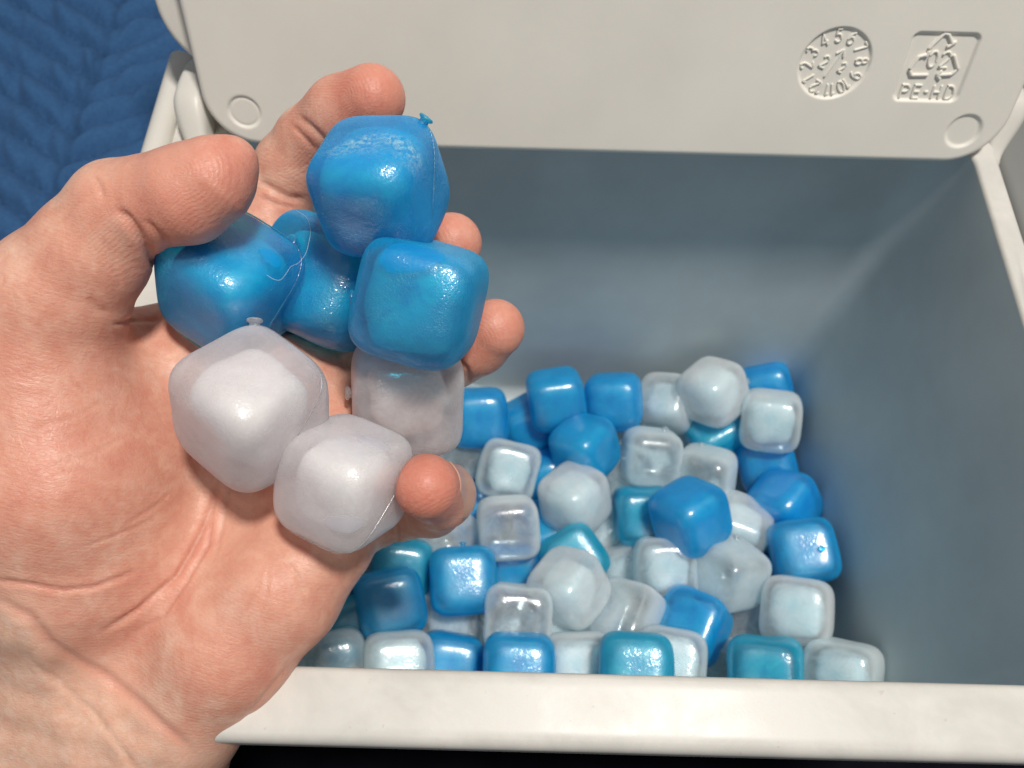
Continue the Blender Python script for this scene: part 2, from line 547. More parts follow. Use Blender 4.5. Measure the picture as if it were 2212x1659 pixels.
# outer shell of the lid behind the inner panel
def plate(x0, x1, t0, t1, r, h0, h1, fil=2.5):
    def ol(ins):
        p = rrect(x0+ins, x1-ins, t0+ins, t1+40-ins, max(1, r-ins)); return p
    rings = []
    for h, i_ in [(h0, 0), (h1-fil, 0)] + [(h1-fil+fil*math.sin(math.pi/2*k/5), fil*(1-math.cos(math.pi/2*k/5))) for k in range(1, 6)]:
        p = ol(i_)
        if rings and len(p) != len(rings[0]): p = ol(0)
        rings.append(lidpt(p[:, 0], np.minimum(p[:, 1], t1), np.full(len(p), h)))
    v, f = loft(rings); m = len(rings[0]); o = (len(rings)-1)*m
    v = np.vstack([v, [v[-m:].mean(0)], [v[:m].mean(0)]])
    f += [(o+k, o+(k+1) % m, len(v)-2) for k in range(m)] + [((k+1) % m, k, len(v)-1) for k in range(m)]
    return v, f
v, f = plate(-113.6, 169, 19.5, 150, 22, -26, -9.2)
mk('outer_shell', v, f, M_lid, LID)

# raised lettering
def arc(cx, cy, rx, ry, a0, a1, n=12):
    return [(cx+rx*math.cos(math.radians(a0+(a1-a0)*k/n)), cy+ry*math.sin(math.radians(a0+(a1-a0)*k/n))) for k in range(n+1)]
G = {
 '0': [arc(.3, .5, .28, .5, 90, 450, 20)],
 '1': [[(.12, .78), (.34, 1), (.34, 0)]],
 '2': [arc(.3, .72, .26, .28, 165, -35, 12)+[(.04, 0), (.58, 0)]],
 '3': [arc(.28, .74, .25, .26, 150, -80, 10)+arc(.28, .26, .28, .27, 80, -150, 10)],
 '4': [[(.42, 0), (.42, 1), (.02, .3), (.6, .3)]],
 '5': [[(.54, 1), (.12, 1), (.07, .56)]+arc(.29, .31, .28, .31, 120, -150, 12)],
 '6': [arc(.5, .5, .45, .5, 110, 180, 6)+arc(.3, .29, .26, .29, 180, 540, 16)],
 '7': [[(.03, 1), (.57, 1), (.2, 0)]],
 '8': [arc(.3, .75, .22, .24, -90, 270, 16), arc(.3, .26, .28, .26, 90, 450, 16)],
 '9': [arc(.1, .5, .45, .5, -70, 0, 6)+arc(.3, .71, .26, .29, 0, 360, 16)],
 'P': [[(.05, 0), (.05, 1), (.35, 1)]+arc(.35, .75, .24, .25, 90, -90, 8)+[(.05, .5)]],
 'E': [[(.56, 1), (.06, 1), (.06, 0), (.56, 0)], [(.06, .5), (.5, .5)]],
 'H': [[(.05, 0), (.05, 1)], [(.58, 0), (.58, 1)], [(.05, .5), (.58, .5)]],
 'D': [[(.05, 0), (.05, 1), (.25, 1)]+arc(.25, .5, .35, .5, 90, -90, 12)+[(.05, 0)]],
 '-': [[(.2, .5), (.42, .5)]],
}
def resample(pts, step=.35):
    pts = np.array(pts, float); out = [pts[0]]
    for a, b in zip(pts[:-1], pts[1:]):
        L = np.linalg.norm(b-a)
        if L < 1e-6: continue
        k = max(1, int(round(L/step)))
        for j in range(1, k+1): out.append(a+(b-a)*j/k)
    return np.array(out)
def strokes(lines, rad, h):
    parts = []
    for ln in lines:
        p = resample(ln)
        if len(p) < 2: continue
        w = lidpt(p[:, 0], p[:, 1], np.full(len(p), h))
        parts.append(tube(w, rad, 8))
    return parts
def glyph(ch, cx, cy, hgt, rot=0, wscale=1.0, slant=0):
    out = []
    c_, s_ = math.cos(rot), math.sin(rot)
    for st in G[ch]:
        ln = []
        for x, y in st:
            gx, gy = (x-.3)*hgt*wscale+slant*(y-.5)*hgt, (y-.5)*hgt
            ln.append((cx+gx*c_-gy*s_, cy+gx*s_+gy*c_))
        out.append(ln)
    return out
lines = []
for k in range(12):
    num = (k+4) % 12 + 1             # 5 first, then clockwise
    ang = math.radians(-6 + 30*k); rad = 8.3
    txt = str(num)
    for q_, ch in enumerate(txt):
        a2 = ang + (q_-(len(txt)-1)/2)*.20
        lines += glyph(ch, DC[0]+rad*math.sin(a2), DC[1]+rad*math.cos(a2), 3.7, -a2, .85)
a0 = math.radians(-22)
lines += glyph('2', DC[0]-3.0, DC[1]+.4, 3.6, a0, .9)
lines += glyph('2', DC[0]+2.9, DC[1]-1.2, 3.0, a0, .8)
ax = np.array([math.sin(math.radians(24)), math.cos(math.radians(24))]); ap = np.array([ax[1], -ax[0]])
c0 = np.array(DC)
lines += [[tuple(c0-ax*4.6), tuple(c0+ax*4.6)], [tuple(c0+ax*2.6-ap*1.3), tuple(c0+ax*4.6), tuple(c0+ax*2.6+ap*1.3)]]
v, f = join(strokes(lines, .36, -.72)); mk('date_dial', v, f, M_lid, LID)
lines = []
bx, by = BC
lines += glyph('0', 126.4, 33.6, 4.7, 0, .95) + glyph('2', 130.2, 33.5, 4.7, 0, .95)
for gx, ch in ((121.0, 'P'), (124.8, 'E'), (127.9, '-'), (131.0, 'H'), (135.2, 'D')): lines += glyph(ch, gx, 23.5, 4.1, 0, 1.05)
v, f = join(strokes(lines, .42, -.80)); mk('material_lettering', v, f, M_lid, LID)
tri = [[(124.0, 36.6), (124.9, 38.2), (127.0, 41.2), (128.4, 41.0), (130.7, 38.0)], [(129.3, 37.3), (131.3, 38.9)],
       [(124.0, 34.9), (121.8, 34.2), (120.3, 30.2), (121.4, 28.6), (126.4, 28.8)], [(124.3, 36.0), (124.0, 34.2)],
       [(129.4, 28.8), (133.6, 29.2), (135.0, 30.8), (132.2, 35.0)], [(129.4, 28.8), (130.6, 27.6)], [(129.4, 28.8), (130.2, 30.2)]]
v, f = join(strokes(tri, .55, -.72)); mk('recycling_emblem', v, f, M_lid, LID)

# ================================================================== ICE CUBES
HS = 13.55                                  # half the edge of a cube
NE = 4.15
def super_f(p, dents, h=HS):
    """implicit size of a pillow cube: < 1 inside"""
    q_ = np.abs(p)/h
    return (q_**NE).sum(-1)**(1/NE)
def cube_mesh_data(nseg, seed, dent=0.0, h=HS):
    r = np.random.RandomState(seed)
    verts, idx, faces = [], {}, []
    def vid(p):
        k = tuple(np.round(p, 5))
        if k not in idx: idx[k] = len(verts); verts.append(p)
        return idx[k]
    g = np.tan(np.linspace(-1, 1, nseg+1)*math.pi/4)
    for ax_ in range(3):
        for sg in (-1, 1):
            for i in range(nseg):
                for j in range(nseg):
                    q4 = []
                    for a, b in ((i, j), (i+1, j), (i+1, j+1), (i, j+1)):
                        p = [0, 0, 0]; p[ax_] = sg; p[(ax_+1) % 3] = g[a]*sg; p[(ax_+2) % 3] = g[b]
                        q4.append(vid(p))
                    faces.append(q4)
    d = np.array(verts, float)
    d /= np.linalg.norm(d, axis=1)[:, None]
    p = d*h/super_f(d*h, None, h)[:, None]
    p = p*1.0
    # sunken faces, as the thin plastic draws in when the water freezes
    for ax_ in range(3):
        for sg in (-1, 1):
            k = dent*r.rand()
            w = np.exp(-((p[:, (ax_+1) % 3]**2+p[:, (ax_+2) % 3]**2)/(.5*h)**2))*(p[:, ax_]*sg > 0)
            p[:, ax_] -= sg*k*w*h
    # slow unevenness
    for k in range(3):
        a = r.randn(3)*.16; ph = r.rand()*6
        p += (d*(np.sin(p@a+ph)*.16)[:, None])
    return p, faces
CUBE_ME = [mesh_from('ice_cube_shell', *cube_mesh_data(22, 10+k, dn)) for k, dn in enumerate((.02, .05, .10, .17))]
def core_data(seed):
    p, f = cube_mesh_data(14, seed, 0, 11.7)
    r = np.random.RandomState(seed)
    n_ = np.linalg.norm(p, axis=1)[:, None]
    p = p*.72 + p/n_*11.6*.28
    a = r.randn(3)*.3
    return p*(1+.03*np.sin(p@a))[:, None], f
CORE_ME = [mesh_from('frozen_core', *core_data(30+k)) for k in range(2)]
def nub_data():
    prof = [(1.7, -1.4), (1.45, -.1), (1.35, .45), (1.8, .7), (2.2, 1.0), (2.2, 1.45), (1.85, 1.75), (.9, 1.85), (.0, 1.8)]
    rings = [np.array([(r*math.cos(2*math.pi*k/12), r*math.sin(2*math.pi*k/12), z) for k in range(12)]) for r, z in prof]
    return loft(rings)
NUB_ME = mesh_from('fill_plug', *nub_data())
def seam_data(h=HS):
    """thin parting line round a cube, in the plane through two opposite edges"""
    out = []
    n_ = 96
    for k in range(n_+1):
        a = 2*math.pi*k/n_
        d = math.cos(a)*np.array([1, 1, 0])/math.sqrt(2)+math.sin(a)*np.array([0, 0, 1])
        p = d*h/super_f(d*h, None); out.append(p*.993)
    return tube(np.array(out), .20, 6, False)
SEAM_ME = mesh_from('mould_seam', *seam_data())

mat_of = {'q': M_blue_pile, 'p': M_white_bounce, 'b': M_blue, 't': M_teal, 'w': M_white}
ME_CACHE = {}
def with_mat(me, m):
    k = (me.name, m.name)
    if k not in ME_CACHE:
        c = me.copy(); c.materials.clear(); c.materials.append(m); ME_CACHE[k] = c
    return ME_CACHE[k]

def rotm(axis, deg): return np.array(Matrix.Rotation(math.radians(deg), 3, axis))
# 'face': one face towards the viewer; 'corner': one corner towards the viewer; 'edge': one edge
CORNER = rotm('X', -35.264) @ rotm('Y', 45)
def orient(kind, spin, tx=0, ty=0):
    base = {'f': np.eye(3), 'c': rotm('Z', 0) @ rotm('X', 35.264) @ rotm('Y', 45), 'e': rotm('X', 45)}[kind]
    return rotm('Y', ty) @ rotm('X', tx) @ rotm('Z', spin) @ base

def ice_cube(center_world, Rw, col, variant, label, group, scale=1.0, nub=None, seam=False, core=True, extra=None):
    m = mat_of[col]
    o = bpy.data.objects.new('ice_cube', with_mat(CUBE_ME[variant], m))
    scene.collection.objects.link(o)
    M = Matrix([list(Rw[i]*1.0)+[0] for i in range(3)]+[[0, 0, 0, 1]])
    o.matrix_world = Matrix.Translation(Vector(center_world*S)) @ M @ Matrix.Diagonal((*(scale if isinstance(scale, tuple) else (scale,)*3), 1))
    tag(o, label, 'ice cube', group)
    o['_o'] = [0, 0, 0]
    if core:
        c = link('frozen_core', with_mat(CORE_ME[variant % 2], M_core_w if col == 'w' else M_core_p if col == 'p' else M_core_b), None, o)
        c.rotation_euler = (.06*variant, .08, .05)
        c.scale = ((1, .97, .90, .80)[variant]*{'p': .90, 'w': .87}.get(col, 1),)*3
    if nub is not None:
        d = np.array(nub, float); d /= np.linalg.norm(d)
        p = d*HS/super_f(d*HS, None)
        n_ = link('fill_plug', with_mat(NUB_ME, m), None, o, p)
        n_.scale = (.8,)*3 if group.endswith('hand') else (.65,)*3
        n_.rotation_euler = Vector(d).to_track_quat('Z', 'Y').to_euler()
    if seam:
        sm_ = link('mould_seam', with_mat(SEAM_ME, m), None, o)
        if nub is not None and nub[0]*nub[1] < 0: sm_.rotation_euler = (0, 0, math.pi/2)
    return o

# ---- the seven cubes in the hand: (x, y, depth, kind, spin, tilt x, tilt y, colour, variant, nub, seam, scale, label)
HAND_CUBES = [
 (820, 405, 172, 'c', 27, -6, 10, 'b', 0, 'top', True, .92,
  'blue ice cube topping the handful just under the index fingertip, white frost on its crown'),
 (502, 616, 186, 'c', 0, 6, 0, 'b', 1, None, True, 1.00, 'blue ice cube under the thumb, leftmost of the handful'),
 (706, 612, 199, 'e', 68, 5, 14, 'b', 2, 'mid', False, 1.08, 'dark blue ice cube set deep between three blue cubes in the hand, with glittering skin'),
 (908, 648, 175, 'f', -15, 8, -16, 'b', 0, 'left', False, .96, 'squarish blue ice cube, rightmost blue one of the handful, beside the ring fingertip'),
 (541, 880, 172, 'c', -2, 12, -6, 'w', 0, 'top', True, 1.0, 'frosted white ice cube with a plug at its peak, lying on the open palm'),
 (745, 1040, 176, 'c', -2, -4, 8, 'w', 1, None, True, .91, 'frosted white ice cube touching the little fingertip, lowest of the handful'),
 (880, 852, 196, 'f', 2, 24, 6, 'w', 2, 'left', False, 0.98, 'greyish clear ice cube in the hand, half hidden below the squarish blue cube'),
]
hand_sdf_cubes = []
def patch_data(d0, e1, e2, a, b, ragged=0, seed=0, off=1.004):
    """a thin patch that follows the shell around direction d0"""
    r = np.random.RandomState(seed); ph = r.rand(4)*6
    vs, nr_, na = [], 7, 40
    for i in range(nr_):
        for k in range(na):
            an = 2*math.pi*k/na; q_ = (i+.02)/(nr_-1)
            m_ = q_*(1+ragged*(math.sin(3*an+ph[0])+.7*math.sin(7*an+ph[1])+.5*math.sin(11*an+ph[2])))
            p = d0*HS + e1*a*m_*math.cos(an) + e2*b*m_*math.sin(an)
            p = p/super_f(p, None)
            lift_ = off - (.010 if i == nr_-1 else 0)
            vs.append(p*lift_)
    fs_ = grid_faces(nr_, na, True); vs.append(d0*HS/super_f(d0*HS, None)*off)
    fs_ += [((k+1) % na, k, nr_*na) for k in range(na)]
    return vs, [tuple(reversed(q_)) for q_ in fs_]
def patch_material(name, col, noise, soft, amount):
    t = NT(name); v_ = t.coord()
    t.b.inputs['Base Color'].default_value = (*col, 1)
    t.set(Roughness=.4, Subsurface_Weight=.5, Subsurface_Scale=.004, Subsurface_Radius=(1, 1, 1))
    fade = t.attr('fade').outputs['Fac']
    k = t.ramp(fade, [(0, (0, 0, 0)), (soft, (1, 1, 1))])
    if noise:
        nn = t.noise(v_, .75, 6, .75, .2)
        k = t.math('MULTIPLY', k, t.ramp(nn, [(.45, (0, 0, 0)), (.62, (1, 1, 1))]))
        t.l(t.bump(nn, 1.0, .5), t.b.inputs['Normal'])
    tr = t.n('ShaderNodeBsdfTransparent'); mx = t.n('ShaderNodeMixShader')
    t.l(t.math('MULTIPLY', k, amount), mx.inputs[0]); t.l(tr.outputs[0], mx.inputs[1]); t.l(t.b.outputs[0], mx.inputs[2])
    t.l(mx.outputs[0], t.out.inputs['Surface'])
    return t.m
M_bub_b = patch_material('smooth_blue_plastic', (.0, .34, .78), False, .25, .45)
M_bub_w = patch_material('smooth_clear_plastic', (.66, .66, .76), False, .25, .22)
M_frost = patch_material('frost', (.50, .82, .90), True, .9, .5)
PATCHES = {
 'A': [((-.30, .68, .66), 9.5, 5.5, .1, M_frost, 'frost_patch', .10), ((.35, .50, .75), 4.0, 6.5, .6, M_frost, 'frost_patch', .10)],
 'B': [((.50, .42, .75), 2.0, 2.9, .5, M_bub_b, 'air_pocket', .03)],
 'D': [((-.12, .60, .78), 6.4, 4.4, .08, M_bub_b, 'air_pocket', .04)],
 'F': [((.42, .62, .66), 4.2, 3.0, -.5, M_bub_w, 'air_pocket', .03), ((-.02, -.62, .78), 4.8, 2.8, .1, M_bub_w, 'air_pocket', .03)],
}
for (x, y, d, kd, sp, tx, ty, col, var, nub, seam, sc, lab) in HAND_CUBES:
    Rc = orient(kd, sp, tx, ty)
    # let the cube face the line of sight at its own place in the picture
    pc = P(x, y, d); zc = -pc/np.linalg.norm(pc)
    xc = np.cross([0, 1, 0], zc); xc /= np.linalg.norm(xc); yc = np.cross(zc, xc)
    Rc = np.stack([xc, yc, zc], 1) @ Rc
    nd = None
    if nub is not None:
        want = {'top': (0.05, 1, .1), 'left': (-1, 0.02, .1), 'mid': (-.30, .45, .8)}[nub]
        if col == 'b' and nub == 'top': want = (.62, .75, 0)
        nd = Rc.T @ np.array(want)
        if nub == 'top':                   # snap to the nearest corner
            nd = np.sign(nd)*1.0
    ob = ice_cube(CM @ pc, CM @ Rc, col, var, lab, 'ice cubes held in the hand', sc, nd, seam)
    Rview = np.stack([xc, yc, zc], 1)
    for (w3, pa, pb, rot_, pm, pn, rag) in PATCHES.get('ABCDEFG'[len(hand_sdf_cubes)], []):
        d0 = Rc.T @ (Rview @ (np.array(w3)/np.linalg.norm(w3)))
        cx_, sx_ = math.cos(rot_), math.sin(rot_)
        e1 = Rc.T @ (Rview @ np.array((cx_, sx_, 0))); e2 = Rc.T @ (Rview @ np.array((-sx_, cx_, 0)))
        pme = mesh_from(pn, *patch_data(d0, e1, e2, pa, pb, rag, 3))
        fa = pme.attributes.new('fade', 'FLOAT', 'POINT')
        fa.data.foreach_set('value', [1-((i+.02)/6)**2 for i in range(7) for _ in range(40)]+[1.0])
        link(pn, pme, pm, ob)
    hand_sdf_cubes.append((pc, Rc, sc))

# ---- the pile in the bin
B = 'blue'; 
PILE = [
 # x, y, lift above the top layer (mm), kind, spin, tx, ty, colour, variant, nub, label
 (1036, 902, 2, 'f', 4, 10, 0, 'b', 1, None, 'blue ice cube in the back row, just right of the clear cube in hand'),
 (1142, 915, -16, 'f', 30, 20, 0, 'b', 0, None, 'shaded blue ice cube sunk low in the back row, second from the held clear cube'),
 (1200, 862, 6, 'f', 10, 22, 8, 'b', 0, None, 'rounded blue ice cube standing against the back wall, above the cube with a bright dot'),
 (1325, 868, 2, 'f', 2, 12, -6, 'b', 0, None, 'square blue ice cube at the back wall, directly left of the dim clear cube'),
 (1262, 968, 12, 'c', 15, 0, 0, 'b', 0, None, 'blue ice cube with a bright dot, in front of two blue back row cubes'),
 (1443, 873, -6, 'c', 40, 20, 10, 'w', 2, None, 'dim clear ice cube at the back wall, between a blue and the topmost white cube'),
 (1540, 846, 10, 'c', 12, 0, 0, 'w', 0, (1, .3, 0), 'frosted white ice cube highest on the back wall, near the corner'),
 (1655, 840, -12, 'f', 12, 14, 0, 'b', 1, None, 'dark blue ice cube tucked into the back right corner, only its top showing'),
 (1664, 907, 8, 'f', -6, 14, 0, 'w', 0, None, 'frosted white ice cube with a short highlight, in front of the corner cube'),
 (1545, 945, -14, 'e', 30, 0, 10, 't', 1, None, 'dark teal ice cube lying in the gap below the topmost white cube'),
 (1406, 988, 6, 'f', -4, 14, 12, 'w', 1, (.5, 1, 0), 'white ice cube with a small plug on top, above the teal and blue pair'),
 (1522, 1030, 2, 'f', -12, 18, -18, 'w', 1, (-.1, 1, 0), 'creamy white ice cube directly behind the blue one of the teal and blue pair'),
 (1098, 1016, 16, 'f', -14, 4, 0, 'w', 2, None, 'white square ice cube right of the little fingertip, upper of two stacked white cubes'),
 (1172, 1040, -16, 'f', 20, 20, 0, 'b', 1, None, 'shaded blue ice cube between the square white cube and the peaked white cube'),
 (1240, 1078, 12, 'c', 8, 4, 0, 'w', 0, None, 'tall peaked white ice cube with a bright dot, in the middle of the pile'),
 (1098, 1140, 14, 'f', 5, 12, 4, 'w', 1, None, 'white square ice cube right of the little fingertip, lower of two stacked white cubes'),
 (1180, 1152, -12, 'e', 20, 10, 0, 'b', 1, None, 'blue ice cube wedged beneath the peaked white cube, right of the lower square white cube'),
 (1022, 1110, -6, 'f', 30, 6, 0, 'b', 0, (-.2, .2, 1), 'blue ice cube with a dark plug facing up, close behind the little finger'),
 (1330, 1030, -20, 'f', 30, 6, 10, 'w', 1, None, 'shaded clear ice cube deep between the bright dotted blue cube and the teal one'),
 (1388, 1114, 10, 'f', 2, 10, 10, 't', 3, None, 'teal ice cube with a pinched face, left half of the teal and blue pair'),
 (1492, 1116, 18, 'c', 8, 0, -6, 'b', 1, None, 'bright blue six sided ice cube on the pile, right half of teal and blue pair'),
 (1656, 1000, -10, 'f', 14, 12, 0, 'b', 0, None, 'blue ice cube along the right wall, just under the frosted white corner cube'),
 (1696, 1088, 2, 'c', 22, 10, 0, 'b', 1, None, 'dark blue ice cube in the middle of the three along the right wall'),
 (1733, 1192, 8, 'f', 12, -4, 6, 'b', 0, (.5, .1, .9), 'large blue ice cube with a dark dot, nearest of the three along the right wall'),
 (1594, 1142, -6, 'e', -20, 0, 10, 'w', 2, None, 'clear ice cube under the right side of the bright six sided blue cube'),
 (1576, 1240, 12, 'c', -14, -4, 6, 'w', 1, (.2, 1, 0), 'white ice cube tilted like a diamond, left of the large blue right wall cube'),
 (1437, 1226, 0, 'f', 2, 6, 6, 'w', 2, None, 'clear ice cube with a tall bright streak, below the teal and blue pair'),
 (1348, 1240, -12, 'f', 24, 16, 0, 'w', 2, None, 'clear ice cube deep between the streaked clear cube and the rotated white cube'),
 (1292, 1158, -10, 'e', 35, 10, 0, 'w', 2, None, 'clear ice cube with a slanted glint, just below the peaked white cube'),
 (1230, 1270, 14, 'c', 22, 8, -6, 'w', 2, None, 'white ice cube rotated on its corner, in front of the teal sliver'),
 (1240, 1205, -10, 'f', 35, 0, 0, 't', 1, None, 'teal ice cube showing as a sliver behind the rotated white cube'),
 (1000, 1252, 14, 'f', 3, 2, 0, 'b', 0, (0, 1, 0), 'bright blue rounded ice cube with a small plug on top, right of the palm'),
 (1108, 1235, -6, 'f', 0, 12, 0, 'b', 3, None, 'blue ice cube with a broad pale highlight, joining the bright rounded cube on its right'),
 (966, 1175, -10, 'c', 10, 10, 0, 'w', 1, None, 'white ice cube just below the little finger, above the bright rounded blue cube'),
 (868, 1228, -2, 'f', -8, 8, 0, 't', 1, None, 'teal ice cube beside the base of the little finger'),
 (842, 1302, 8, 'f', 12, 6, 6, 'b', 0, None, 'large deep blue ice cube against the edge of the palm'),
 (968, 1335, -10, 'f', 8, 14, 0, 'w', 2, None, 'clear ice cube with a glint, below the bright rounded blue cube'),
 (1118, 1335, 4, 'f', -4, 8, 0, 'w', 3, None, 'clear ice cube with wide bright glint, in front of the pale highlighted blue cube'),
 (1212, 1372, -6, 'f', 20, 8, 0, 'w', 2, None, 'clear ice cube showing small, just left of the narrow deep blue gap'),
 (1360, 1335, 4, 'c', 35, 25, 0, 'w', 3, None, 'clear ice cube with a triangular glint, left of the blue cube with a vertical streak'),
 (1278, 1350, -16, 'f', 0, 8, 0, 'b', 1, None, 'deep blue ice cube seen in the narrow gap between two glinting clear cubes'),
 (1496, 1352, 8, 'c', 30, 34, 10, 'b', 2, None, 'blue ice cube with a vertical white streak, behind the teal cubes of the front row'),
 (1721, 1320, 12, 'f', -4, 4, -8, 'w', 0, None, 'squarish frosted white ice cube near the right wall, below the large blue cube'),
 (1600, 1330, -14, 'f', 12, 10, 0, 'w', 1, None, 'shaded clear ice cube between the streaked blue cube and the squarish white cube'),
 (860, 1440, 8, 'f', 2, 6, 4, 'w', 0, None, 'frosted white ice cube in the front row, first whole cube from the hand'),
 (972, 1440, 0, 'f', -10, 6, 0, 'b', 1, None, 'blue ice cube in the front row, partly behind the first white one'),
 (1120, 1462, 6, 'f', -2, 6, 0, 'b', 0, None, 'blue ice cube with low highlight in the front row, left of a dim clear cube'),
 (1248, 1445, -8, 'f', 3, 6, 0, 'w', 0, None, 'dim clear ice cube in the front row, between the blue and the teal cube'),
 (1373, 1466, 12, 'f', 0, 4, 2, 't', 0, None, 'teal ice cube at the middle of the front row, in front of a white one'),
 (1448, 1432, -4, 'f', -6, 4, 0, 'w', 0, None, 'white ice cube showing behind the teal cube at the middle of the front row'),
 (1653, 1454, 12, 'f', 0, 8, -4, 't', 3, None, 'bright teal ice cube with a wide glint, right teal cube of the front row'),
 (1820, 1462, 10, 'f', -6, 8, -14, 'w', 2, None, 'greyish clear ice cube at the right end of the front row'),
 (1562, 1450, -12, 'f', 8, 6, 0, 'w', 1, None, 'shaded clear ice cube low in the front row, between the two teal cubes'),
 (722, 1440, 0, 'f', 10, 6, 0, 'w', 1, None, 'dim clear ice cube at the left end of the front row, beside the palm edge'),
 (756, 1362, -10, 'f', 20, 6, 0, 't', 1, None, 'shaded teal ice cube peeping out by the palm edge, above the front row'),
 (985, 985, -10, 'f', 20, 6, 0, 'w', 1, None, 'bright white ice cube peeping out between the clear held cube and the little fingertip'),
]
def base_z(y):
    return float(np.interp(y, [820, 1000, 1150, 1300, 1400, 1460], [-352, -356, -352, -343, -332, -331]))
cz = []
for row in PILE:
    z = base_z(row[1])+row[2]*.8
    p = at_z(row[0], row[1], z); cz.append(p)
cz = np.array(cz)
dirs = cz/np.linalg.norm(cz, axis=1)[:, None]
def clampin(p):
    p[:, 2] = np.maximum(p[:, 2], -392+13)
    return p
for it in range(60):                        # push overlapping cubes apart, mostly along the line of sight
    D = cz[:, None]-cz[None]; L = np.linalg.norm(D, axis=2)+np.eye(len(cz))*1e3
    mv = np.zeros(len(cz))
    for i in range(len(cz)):
        for j in range(len(cz)):
            if L[i, j] < 25.5:
                s_ = np.sign(np.linalg.norm(cz[i])-np.linalg.norm(cz[j])) or 1
                mv[i] += s_*(25.5-L[i, j])*.16
    cz = cz + dirs*mv[:, None]
    for i in range(len(cz)):
        if cz[i, 2] < -379: cz[i] *= -379/cz[i, 2]
        k_ = (-206-cz[i, 2])/186                       # stay inside the walls
        cz[i, 0] = min(cz[i, 0], 153-12*k_-12.0)
        cz[i, 1] = min(max(cz[i, 1], 25+3*k_+12.3), 205-13*k_-12.5)
for row, p in zip(PILE, cz):
    x, y, lift, kd, sp, tx, ty, col, var, nub, lab = row
    pc = CM.T @ p; zc = -pc/np.linalg.norm(pc)
    xc = np.cross([0, 1, 0], zc); xc /= np.linalg.norm(xc); yc = np.cross(zc, xc)
    Rv = np.stack([xc, yc, zc], 1)
    Rc = Rv @ orient(kd, sp, tx, ty)
    nd = None
    if nub is not None:
        nd = Rc.T @ (Rv @ np.array(nub, float))
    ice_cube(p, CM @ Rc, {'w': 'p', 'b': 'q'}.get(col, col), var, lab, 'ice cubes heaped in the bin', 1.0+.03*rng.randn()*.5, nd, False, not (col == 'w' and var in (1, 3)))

# buried cubes that fill the bin below the ones on top
fill = []
def room(p, others, dmin):
    return all(np.linalg.norm(p-o_) > dmin for o_ in others)
allc = list(cz)
cand = []
for zi, z in enumerate((-379, -353, -328)):
    for gx in np.arange(-76, 130, 27.5):
        for gy in np.arange(60, 180, 27.5):
            cand.append(np.array([gx+rng.uniform(-3, 3)+zi*5, gy+rng.uniform(-3, 3)+zi*4, z+rng.uniform(0, 3)]))
hand_shadow = lambda p: True
for p in cand:
    if p[2] > -340 and (p[1] > 75): continue
    # keep clear of the cubes in view: nothing may stand above them on the line of sight
    ok = room(p, allc, 24.5)
    if ok:
        for c_ in cz:
            if np.linalg.norm(p)+6 < np.linalg.norm(c_):
                a = p/np.linalg.norm(p); b = c_/np.linalg.norm(c_)
                if math.acos(min(1, a@b))*np.linalg.norm(c_) < 24: ok = False; break
    if ok: fill.append(p); allc.append(p)
for k, p in enumerate(fill):
    col = 'wbwwbtww'[k % 8]
    R0 = rotm('Z', rng.uniform(0, 90)) @ rotm('X', rng.uniform(-30, 30)) @ rotm('Y', rng.uniform(-30, 30))
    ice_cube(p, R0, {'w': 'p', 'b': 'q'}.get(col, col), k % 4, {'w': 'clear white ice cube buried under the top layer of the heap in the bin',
             'b': 'blue ice cube buried under the top layer of the heap in the bin',
             't': 'teal ice cube buried under the top layer of the heap in the bin'}[col],
             {'w': 'buried white ice cubes', 'b': 'buried blue ice cubes', 't': 'buried teal ice cubes'}[col], 1.0, None, False, k % 2 == 0)

# ================================================================== THE HAND
def J(x, y, d, r): return np.append(P(x, y, d), r)
# chains of joints: picture position, depth, radius (mm)
PALM = [
 # metacarpals
 ([J(-230, 1960, 232, 25), J(-60, 1700, 222, 24), J(120, 1500, 212, 21), J(250, 1200, 208, 17), J(370, 880, 206, 14.5), J(515, 668, 206, 12)], 8),
 ([J(-80, 1980, 232, 25), J(60, 1740, 220, 23), J(210, 1500, 210, 19.5), J(400, 1130, 208, 16), J(625, 800, 208, 12)], 8),
 ([J(60, 1960, 228, 23), J(180, 1700, 217, 20), J(290, 1510, 207, 18), J(500, 1230, 206, 15.5), J(690, 950, 207, 11.5)], 8),
 # little-finger side of the palm
 ([J(190, 1900, 222, 22), J(312, 1650, 209, 19.5), J(382, 1535, 203, 17.4), J(490, 1385, 196, 16.5), J(605, 1275, 195, 14.5), J(690, 1170, 197, 11.8)], 8),
 # ball of the thumb
 ([J(150, 1400, 200, 16), J(150, 1230, 193, 21), J(120, 1040, 187, 23.5), J(95, 860, 186, 21), J(90, 720, 184, 16.5)], 9),
 ([J(250, 1180, 196, 17), J(240, 1000, 195, 18), J(230, 860, 198, 15)], 8),
 # web between thumb and index
 ([J(180, 780, 198, 12), J(330, 745, 206, 8.5), J(470, 700, 207, 9)], 7),
 # pads at the finger roots
 ([J(700, 1170, 196, 10.5), J(690, 1010, 204, 11), J(640, 830, 206, 10.5), J(535, 680, 204, 10)], 6),
]
